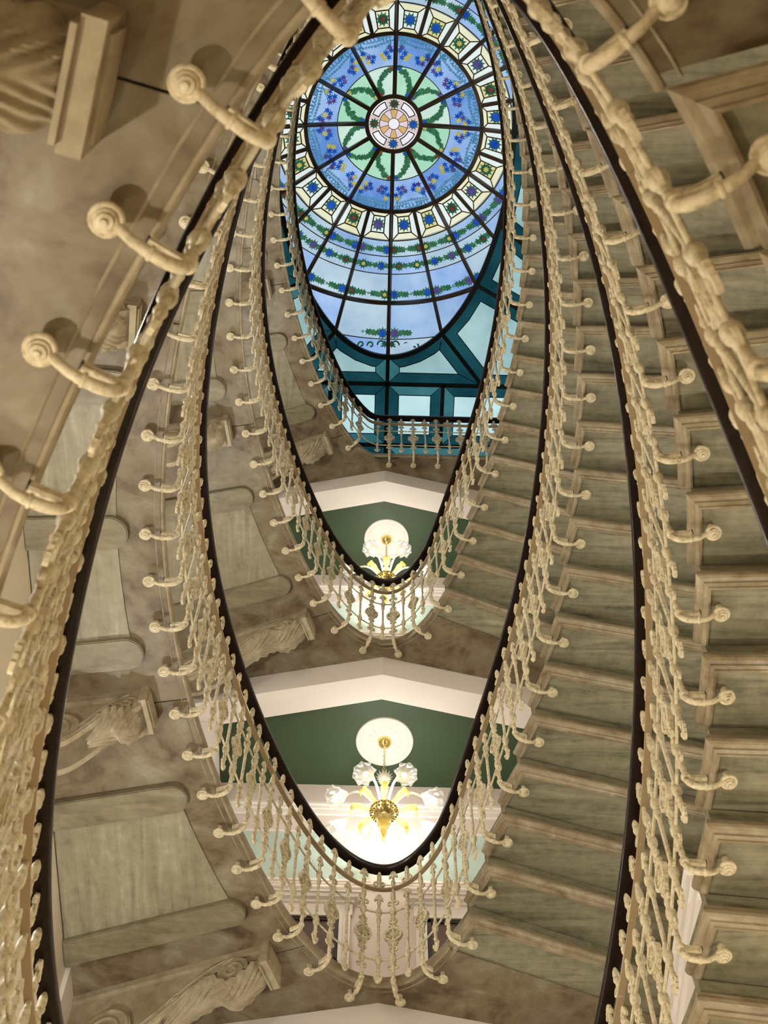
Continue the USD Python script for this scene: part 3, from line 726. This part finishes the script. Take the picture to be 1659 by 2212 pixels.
# ------------------------------------------------------------------ stained glass ceiling
ZG = ZS[3] + 4.1; CXG, CYG, EA, EB, RISE = 0.10, 3.515, 1.66, 3.28, 0.5
def zglass(x, y): return ZG + RISE * np.clip(1 - ((x - CXG) / EA) ** 2 - ((y - CYG) / EB) ** 2, 0, 1)
ELL = affinity.translate(affinity.scale(Point(0, 0).buffer(1, 90), EA, EB), CXG, CYG)


def lay(poly, t0, t1):
    """Plan polygon laid on the underside of the glass, from t0 to t1 below its surface."""
    poly = poly.buffer(0)
    if poly.is_empty: return None
    if t0 >= 0.006: t0, t1 = t0 + 0.012, t1 + 0.012      # paint hangs clear of the facets of the panes
    m = ext(poly.segmentize(0.14), -t1, -t0)
    if m is None: return None
    m.vertices[:, 2] += zglass(m.vertices[:, 0], m.vertices[:, 1]); return m


def layflat(poly, t0, t1):
    m = ext(poly, ZG - t1, ZG - t0); return m


def disc(r, n=24): return Point(CXG, CYG).buffer(r, n)
def polar(r, deg): a = math.radians(deg); return (CXG + r * math.sin(a), CYG + r * math.cos(a))
def sector(r0, r1, a0, a1, n=8):
    th = np.linspace(a0, a1, n); return Polygon([polar(r1, a) for a in th] + [polar(r0, a) for a in th[::-1]])


def radial_bar(r0, r1, deg, w): return LineString([polar(r0, deg), polar(r1, deg)]).buffer(w / 2, cap_style='flat')


glow('glass_white', (236, 232, 244)); glow('glass_lilac', (222, 202, 214)); glow('glass_amber', (206, 172, 112)); glow('glass_rose', (214, 190, 190))
glow('glass_mint', (150, 212, 178), rgb2=(186, 232, 206)); glow('glass_mint_pale', (192, 224, 208), rgb2=(212, 240, 228))
glow('glass_blue', (84, 130, 206), rgb2=(140, 180, 234)); glow('glass_blue_pale', (124, 164, 226), rgb2=(178, 208, 246)); glow('glass_sky', (128, 160, 216), rgb2=(172, 204, 236)); glow('glass_frost', (158, 186, 212), rgb2=(196, 220, 234))
glow('glass_cream', (228, 228, 186), rgb2=(240, 242, 214)); glow('glass_yellow', (214, 202, 134), rgb2=(230, 220, 164)); glow('glass_ice', (222, 236, 232), rgb2=(236, 248, 246))
glow('paint_green', (34, 84, 62), rgb2=(66, 122, 84), scale=14); glow('paint_deep_green', (20, 58, 48), rgb2=(44, 92, 70), scale=14); glow('paint_blue', (24, 58, 150), rgb2=(40, 92, 190), scale=10); glow('paint_red', (92, 40, 40), rgb2=(130, 66, 52), scale=10)
glow('paint_yellow', (170, 160, 70), rgb2=(200, 190, 110), scale=10); glow('paint_teal', (58, 112, 146), rgb2=(88, 146, 176), scale=10); glow('paint_violet', (62, 52, 110), rgb2=(96, 84, 150), scale=10)
glow('teal_dark', (14, 54, 64), rgb2=(30, 80, 90)); glow('teal_mid', (40, 92, 102), rgb2=(70, 126, 134)); glow('teal_light', (140, 178, 180), rgb2=(172, 208, 210)); glow('teal_bright', (176, 216, 222), rgb2=(204, 238, 242))
mk('paint_line', {'e': ('emission', {'color': lin((30, 62, 96)), 'strength': 0.8})}, [], 'e.emission')

sg = thing('stained_glass_ceiling', 'oval stained glass ceiling with a flower rosette, blue sky panes and dark ribs', 'skylight')
sg_lines = []


def pane(poly, mat, label=None, parent=None):
    poly = poly.intersection(ELL)
    if poly.is_empty or poly.area < 0.002: return None
    m = lay(poly, 0.0, 0.006)
    if m is None: return None
    o = obj('pane', m, mat, parent or sg)
    if label: tag(o, label)
    return o


def star(c, r, n=9, rot=0.0, inner=0.55):
    a = np.linspace(0, 2 * np.pi, 2 * n, endpoint=False) + rot
    rr = np.where(np.arange(2 * n) % 2 == 0, r, r * inner); return Polygon(np.c_[c[0] + rr * np.sin(a), c[1] + rr * np.cos(a)])


def flower(c, r, heart, parent=None, rot=0.0, leaf='paint_green'):
    p1 = lay(star(c, r, 10, rot), 0.0065, 0.0095); p2 = lay(star(c, r * 0.72, 10, rot + 0.3, 0.6), 0.0097, 0.011); p3 = lay(star(c, r * 0.42, 8, rot, 0.6), 0.0112, 0.0125)
    o = obj('painted_flower', p1, leaf, parent or sg)
    obj('petals', p2, 'paint_deep_green' if heart in ('paint_red', 'paint_yellow') else heart, o); obj('heart', p3, heart, o)
    return o


HEARTS = ['paint_blue', 'paint_red', 'paint_yellow', 'paint_blue', 'paint_violet']
# oculus
pane(disc(0.075), 'glass_white', 'small white round pane at the centre')
for k in range(12): pane(sector(0.08, 0.197, k * 30 + 15, k * 30 + 45), 'glass_amber' if k % 2 else 'glass_lilac')
for k in range(4):
    pane(sector(0.203, 0.352, k * 90 - 20, k * 90 + 20), 'glass_rose'); pane(sector(0.203, 0.352, k * 90 + 21, k * 90 + 69), 'glass_white')
    sg_lines.append(sector(0.232, 0.325, k * 90 + 24, k * 90 + 66).exterior.buffer(0.007))
    flower(polar(0.276, k * 90), 0.085, ['paint_blue', 'paint_blue', 'paint_red', 'paint_red'][k], rot=k)
sg_lines += [disc(0.078).exterior.buffer(0.004), disc(0.2).exterior.buffer(0.005)] + [radial_bar(0.08, 0.2, k * 30 + 15, 0.006) for k in range(12)]
# green and blue zones
for k in range(12):
    a0, a1 = k * 30, k * 30 + 30
    pane(sector(0.405, 0.785, a0, a1), 'glass_mint' if (k * 5) % 3 else 'glass_mint_pale')
    pb = pane(sector(0.795, 1.205, a0, a1), 'glass_blue' if k % 2 else 'glass_blue_pale')
    # leafy garland arc in the green pane: from the rib at the ring to the rib at the rim, alternating
    up = k % 2 == 0
    g = []
    for u in np.linspace(0, 1, 15):
        r = 0.43 + 0.33 * u; ang = (a0 + 25 - 21 * (u ** 2) if up else a0 + 5 + 21 * (u ** 2))
        c = polar(r, ang)
        for q in range(3): g.append(star((c[0] + rng.normal(0, 0.012), c[1] + rng.normal(0, 0.012)), rng.uniform(0.03, 0.044), 6, rng.uniform(0, 6), 0.55))
    obj('leaf_garland', lay(unary_union(g), 0.0065, 0.009), 'paint_green', sg)
    fl2 = [star(polar(0.755, a0 + (4 if up else 26)), 0.035, 7), star(polar(0.44, a0 + (24 if up else 6)), 0.035, 7)]
    obj('garland_blossom', lay(unary_union(fl2), 0.0092, 0.0108), HEARTS[k % 5], sg)
    # sprays of small flowers and scrolls in the blue pane, against both ribs
    lines, stars_ = [], []
    for side in (0, 1):
        base = a0 + (1.5 if side == 0 else 28.5); sgn = 1 if side == 0 else -1
        for j, (dr, da) in enumerate(((0.07, 4.2), (0.06, 8.0), (0.13, 6.2), (0.20, 3.0), (0.16, 1.8), (0.11, 10.0))):
            e = polar(0.82 + dr + 0.02, base + sgn * da); b = polar(1.11, base + sgn * 2.0); mid = polar(1.0, base + sgn * (da * 0.7 + 1))
            tt = np.linspace(0, 1, 8)[:, None]; cv = (1 - tt) ** 2 * np.array(b) + 2 * tt * (1 - tt) * np.array(mid) + tt ** 2 * np.array(e)
            lines.append(LineString(cv).buffer(0.006)); stars_.append((star(e, 0.05, 6, j, 0.45), (k + j + side) % 4))
        for j in range(6):
            c = np.array(polar(1.165, base + sgn * (1.6 + 2.1 * j))); th = np.linspace(0, 4.4, 14)
            cv = c + 0.042 * np.c_[np.cos(th + j) * (1 - th / 7), np.sin(th + j) * (1 - th / 7)]; lines.append(LineString(cv).buffer(0.009))
            lines.append(star(polar(1.115 - 0.006 * j, base + sgn * (2.6 + 2.1 * j)), 0.03, 5, j, 0.4))
    zone = sector(0.8, 1.2, a0 + 0.8, a1 - 0.8)
    obj('scrollwork', lay(unary_union(lines).intersection(zone), 0.0065, 0.0085), 'paint_teal', sg)
    for q, mt in enumerate(('paint_blue', 'paint_violet', 'paint_blue', 'paint_yellow')):
        s_ = [x for x, w in stars_ if w == q]
        if s_: obj('small_blossoms', lay(unary_union(s_).intersection(zone), 0.0088, 0.0105), mt, sg)
sg_lines.append(disc(0.79, 40).exterior.buffer(0.006))
# ring of coffered squares
for k in range(24):
    a0, a1 = k * 15 + 0.9, k * 15 + 14.1; mid = k * 15 + 7.5
    R0, R1, q0, q1, b0_, b1_ = 1.25, 1.63, 1.305, 1.535, k * 15 + 4.0, k * 15 + 11.0
    mt = ('glass_cream', 'glass_yellow', 'glass_ice')[(k * 7) % 3]
    inn = [polar(q1, b0_), polar(q1, b1_), polar(q0, b1_), polar(q0, b0_)]; out = [polar(R1, a0), polar(R1, a1), polar(R0, a1), polar(R0, a0)]
    pane(Polygon(inn), mt, None)
    for j in range(4):
        j2 = (j + 1) % 4; pane(Polygon([out[j], out[j2], inn[j2], inn[j]]), ('glass_cream', 'glass_ice', 'glass_cream', 'glass_ice')[j])
        sg_lines.append(LineString([inn[j], inn[j2]]).buffer(0.0085)); sg_lines.append(LineString([out[j], inn[j]]).buffer(0.0075))
    if ELL.contains(Point(polar(1.42, mid))): flower(polar(1.42, mid), 0.108, HEARTS[(k * 3) % 5], rot=k * 0.7)
# outer sky panes: rows of increasing radius, cut by the oval
ROWS = [(1.645, 1.86, 15), (1.865, 2.11, 15), (2.115, 2.49, 15), (2.54, 3.03, 15), (3.035, 3.5, 15)]
skym = ['glass_frost', 'glass_sky', 'glass_blue_pale', 'glass_frost', 'glass_sky']
for ri, (ra, rb, da) in enumerate(ROWS):
    for k in range(24):
        pane(sector(ra, rb, k * 15, k * 15 + 15, 6), skym[(ri * 2 + k * 3) % 5])
    sg_lines.append(Point(CXG, CYG).buffer(rb + 0.0025, 60).exterior.buffer(0.006) if ri != 2 else Point(CXG, CYG).buffer(1.64, 60).exterior.buffer(0.008))
for ri, (rg, n, fr) in enumerate(((1.765, 24, 0.085), (1.995, 48, 0.082), (2.40, 24, 0.085), (2.945, 24, 0.095))):
    for k in range(n):
        mid = (k + 0.5) * 360 / n if n == 48 else k * 15 + 0.0
        if not ELL.buffer(-0.05).contains(Point(polar(rg, mid))): continue
        lv = []
        if n == 48:
            for d in (-2.4, 2.4): lv.append(affinity.scale(star(polar(rg, mid + d), 0.056, 6, d, 0.55), 1.2, 0.9))
            fls = [mid]
        else:
            q_ = 1.9 / rg
            for d in (-5.9, -4.9, -3.9, -2.9, 2.9, 3.9, 4.9, 5.9): lv.append(star(polar(rg + 0.01 * math.sin(d * 9), mid + d), 0.054, 6, d, 0.55))
            for d in (-7.4,): lv.append(Point(polar(rg, mid + d)).buffer(0.018).difference(Point(polar(rg, mid + d)).buffer(0.008)))
            fls = [mid - 1.7, mid + 1.7]
        obj('leaf_garland', lay(unary_union(lv).intersection(ELL), 0.0065, 0.009), 'paint_green', sg)
        for j, a in enumerate(fls): flower(polar(rg + 0.005, a), fr, HEARTS[(k + j + ri) % 5], rot=k)
for sy in (1, -1):                               # crest of scrolls at both ends of the oval
    cr = []
    for s in (1, -1):
        for j, (dx, dy, r) in enumerate(((0.10, 0.02, 0.06), (0.26, 0.05, 0.05), (0.40, 0.02, 0.045))):
            th = np.linspace(0, 4.6, 18); cr.append(LineString(np.c_[CXG + s * (dx + r * np.cos(th) * (1 - th / 8)), CYG + sy * (3.10 + dy * 0.3 - r * np.sin(th) * (1 - th / 8))]).buffer(0.012))
        cr.append(star((CXG + s * 0.05, CYG + sy * 3.10), 0.06, 8))
    obj('crest', lay(unary_union(cr).intersection(ELL), 0.0065, 0.009), 'paint_deep_green', sg)
obj('came', lay(unary_union(sg_lines).intersection(ELL), 0.006, 0.013), 'lead', sg)
# ribs and hoops
for k in range(12): obj('rib', lay(radial_bar(0.36, 4.2 , k * 30, 0.058).intersection(ELL), -0.02, 0.045), 'lead_brown', sg)
for k in range(12): obj('rib', lay(radial_bar(1.21, 4.2, k * 30 + 15, 0.052).intersection(ELL), -0.02, 0.043), 'lead_brown', sg)
for ra, rb in ((0.352, 0.408), (1.20, 1.252), (2.49, 2.545)):
    obj('hoop', lay(Point(CXG, CYG).buffer(rb, 48).difference(Point(CXG, CYG).buffer(ra, 48)).intersection(ELL), -0.022, 0.05), 'lead_brown', sg)
obj('rim', layflat(ELL.buffer(0.035).difference(ELL.buffer(-0.035)), -0.03, 0.055), 'lead_black', sg)

# teal glass around the oval
su = thing('glass_surround', 'teal coffered glass panels framing the oval stained glass', 'skylight')
bars = [LineString([(CXG, CYG + EB), (CXG, 9.2)]), LineString([(XL - 0.2, 7.22), (XR + 0.3, 7.22)]), LineString([(XL - 0.2, 8.2), (XR + 0.3, 8.2)]), LineString([(0.93, 7.22), (0.93, 8.2)]), LineString([(-0.75, 7.22), (-0.75, 8.2)]),
        LineString([(XL - 0.2, -0.2), (XR + 0.3, -0.2)]), LineString([(CXG, CYG - EB), (CXG, -1.4)])]
for deg in (15, 30, 50, 90, 130, 150, 165):
    for s in (1, -1):
        r = 1 / math.sqrt((math.sin(math.radians(deg)) / EA) ** 2 + (math.cos(math.radians(deg)) / EB) ** 2)
        p0 = polar(r, s * deg)
        tgt = {15: (CXG + s * 1.42, 7.22), 30: (CXG + s * 2.6, CYG + 2.9), 50: (CXG + s * 2.6, CYG + 2.1), 90: (CXG + s * 2.6, CYG), 130: (CXG + s * 2.6, CYG - 2.1), 150: (CXG + s * 2.6, CYG - 2.9), 165: (CXG + s * 1.42, -0.2)}[deg]
        bars.append(LineString([p0, tgt]))
field = sbox(XL - 0.2, YN - 0.2, XR + 0.2, 8.74).difference(ELL.buffer(0.03))
barp = unary_union([b.buffer(0.026, cap_style='square') for b in bars]).intersection(field)
cells = [g for g in field.difference(barp).geoms if g.area > 0.01]
for i, g in enumerate(cells):
    g = g.simplify(0.01); wd = 0.15
    inn = g.buffer(-wd, join_style='mitre')
    if inn.is_empty or inn.area < 0.02: obj('pane', layflat(g, 0, 0.006), 'teal_mid', su); continue
    bright = g.centroid.y > 7.2
    for q in getattr(inn, 'geoms', [inn]): obj('pane', layflat(q, 0, 0.006), 'teal_bright' if bright else 'teal_light', su)
    rim = g.difference(inn); cr = []
    outc = np.array(g.exterior.coords)[:-1]; innc = np.array((inn if inn.geom_type == 'Polygon' else max(inn.geoms, key=lambda z: z.area)).exterior.coords)[:-1]
    for p in outc:
        j = np.argmin(((innc - p) ** 2).sum(1))
        if wd * 1.12 < np.linalg.norm(innc[j] - p) < wd * 2.6: cr.append(LineString([p, innc[j]]))
    mit = unary_union([c.buffer(0.004) for c in cr]) if cr else Point(99, 99).buffer(0.01)
    pieces = rim.difference(mit)
    for j, q in enumerate(sorted(getattr(pieces, 'geoms', [pieces]), key=lambda z: (round(z.centroid.x, 3), z.centroid.y))):
        if q.area > 0.003: obj('border_pane', layflat(q, 0, 0.006), ('teal_dark', 'teal_mid', 'teal_dark')[(i + j) % 3], su)
    obj('came', layflat(unary_union([inn.exterior.buffer(0.006) if inn.geom_type == 'Polygon' else inn.boundary.buffer(0.006), mit]).intersection(g), 0.0, 0.012), 'lead_black', su)
for b in bars:
    m = layflat(b.buffer(0.028, cap_style='flat').intersection(field), -0.02, 0.04)
    if m is not None: obj('glazing_bar', m, 'lead_black', su)
tag(obj('ceiling', box(XL - 0.25, XR + 0.25, YN - 0.25, 9.0, ZG + 0.75, ZG + 0.9), 'white_plaster'), 'white lid of the light box above the stained glass', 'ceiling', kind='structure')
tag(obj('wall_back', box(XL - 0.25, XR + 0.25, 8.75, 9.0, ZS[3], ZG + 0.75), 'wall_cream'), 'cream wall behind the top gallery', 'wall', kind='structure')
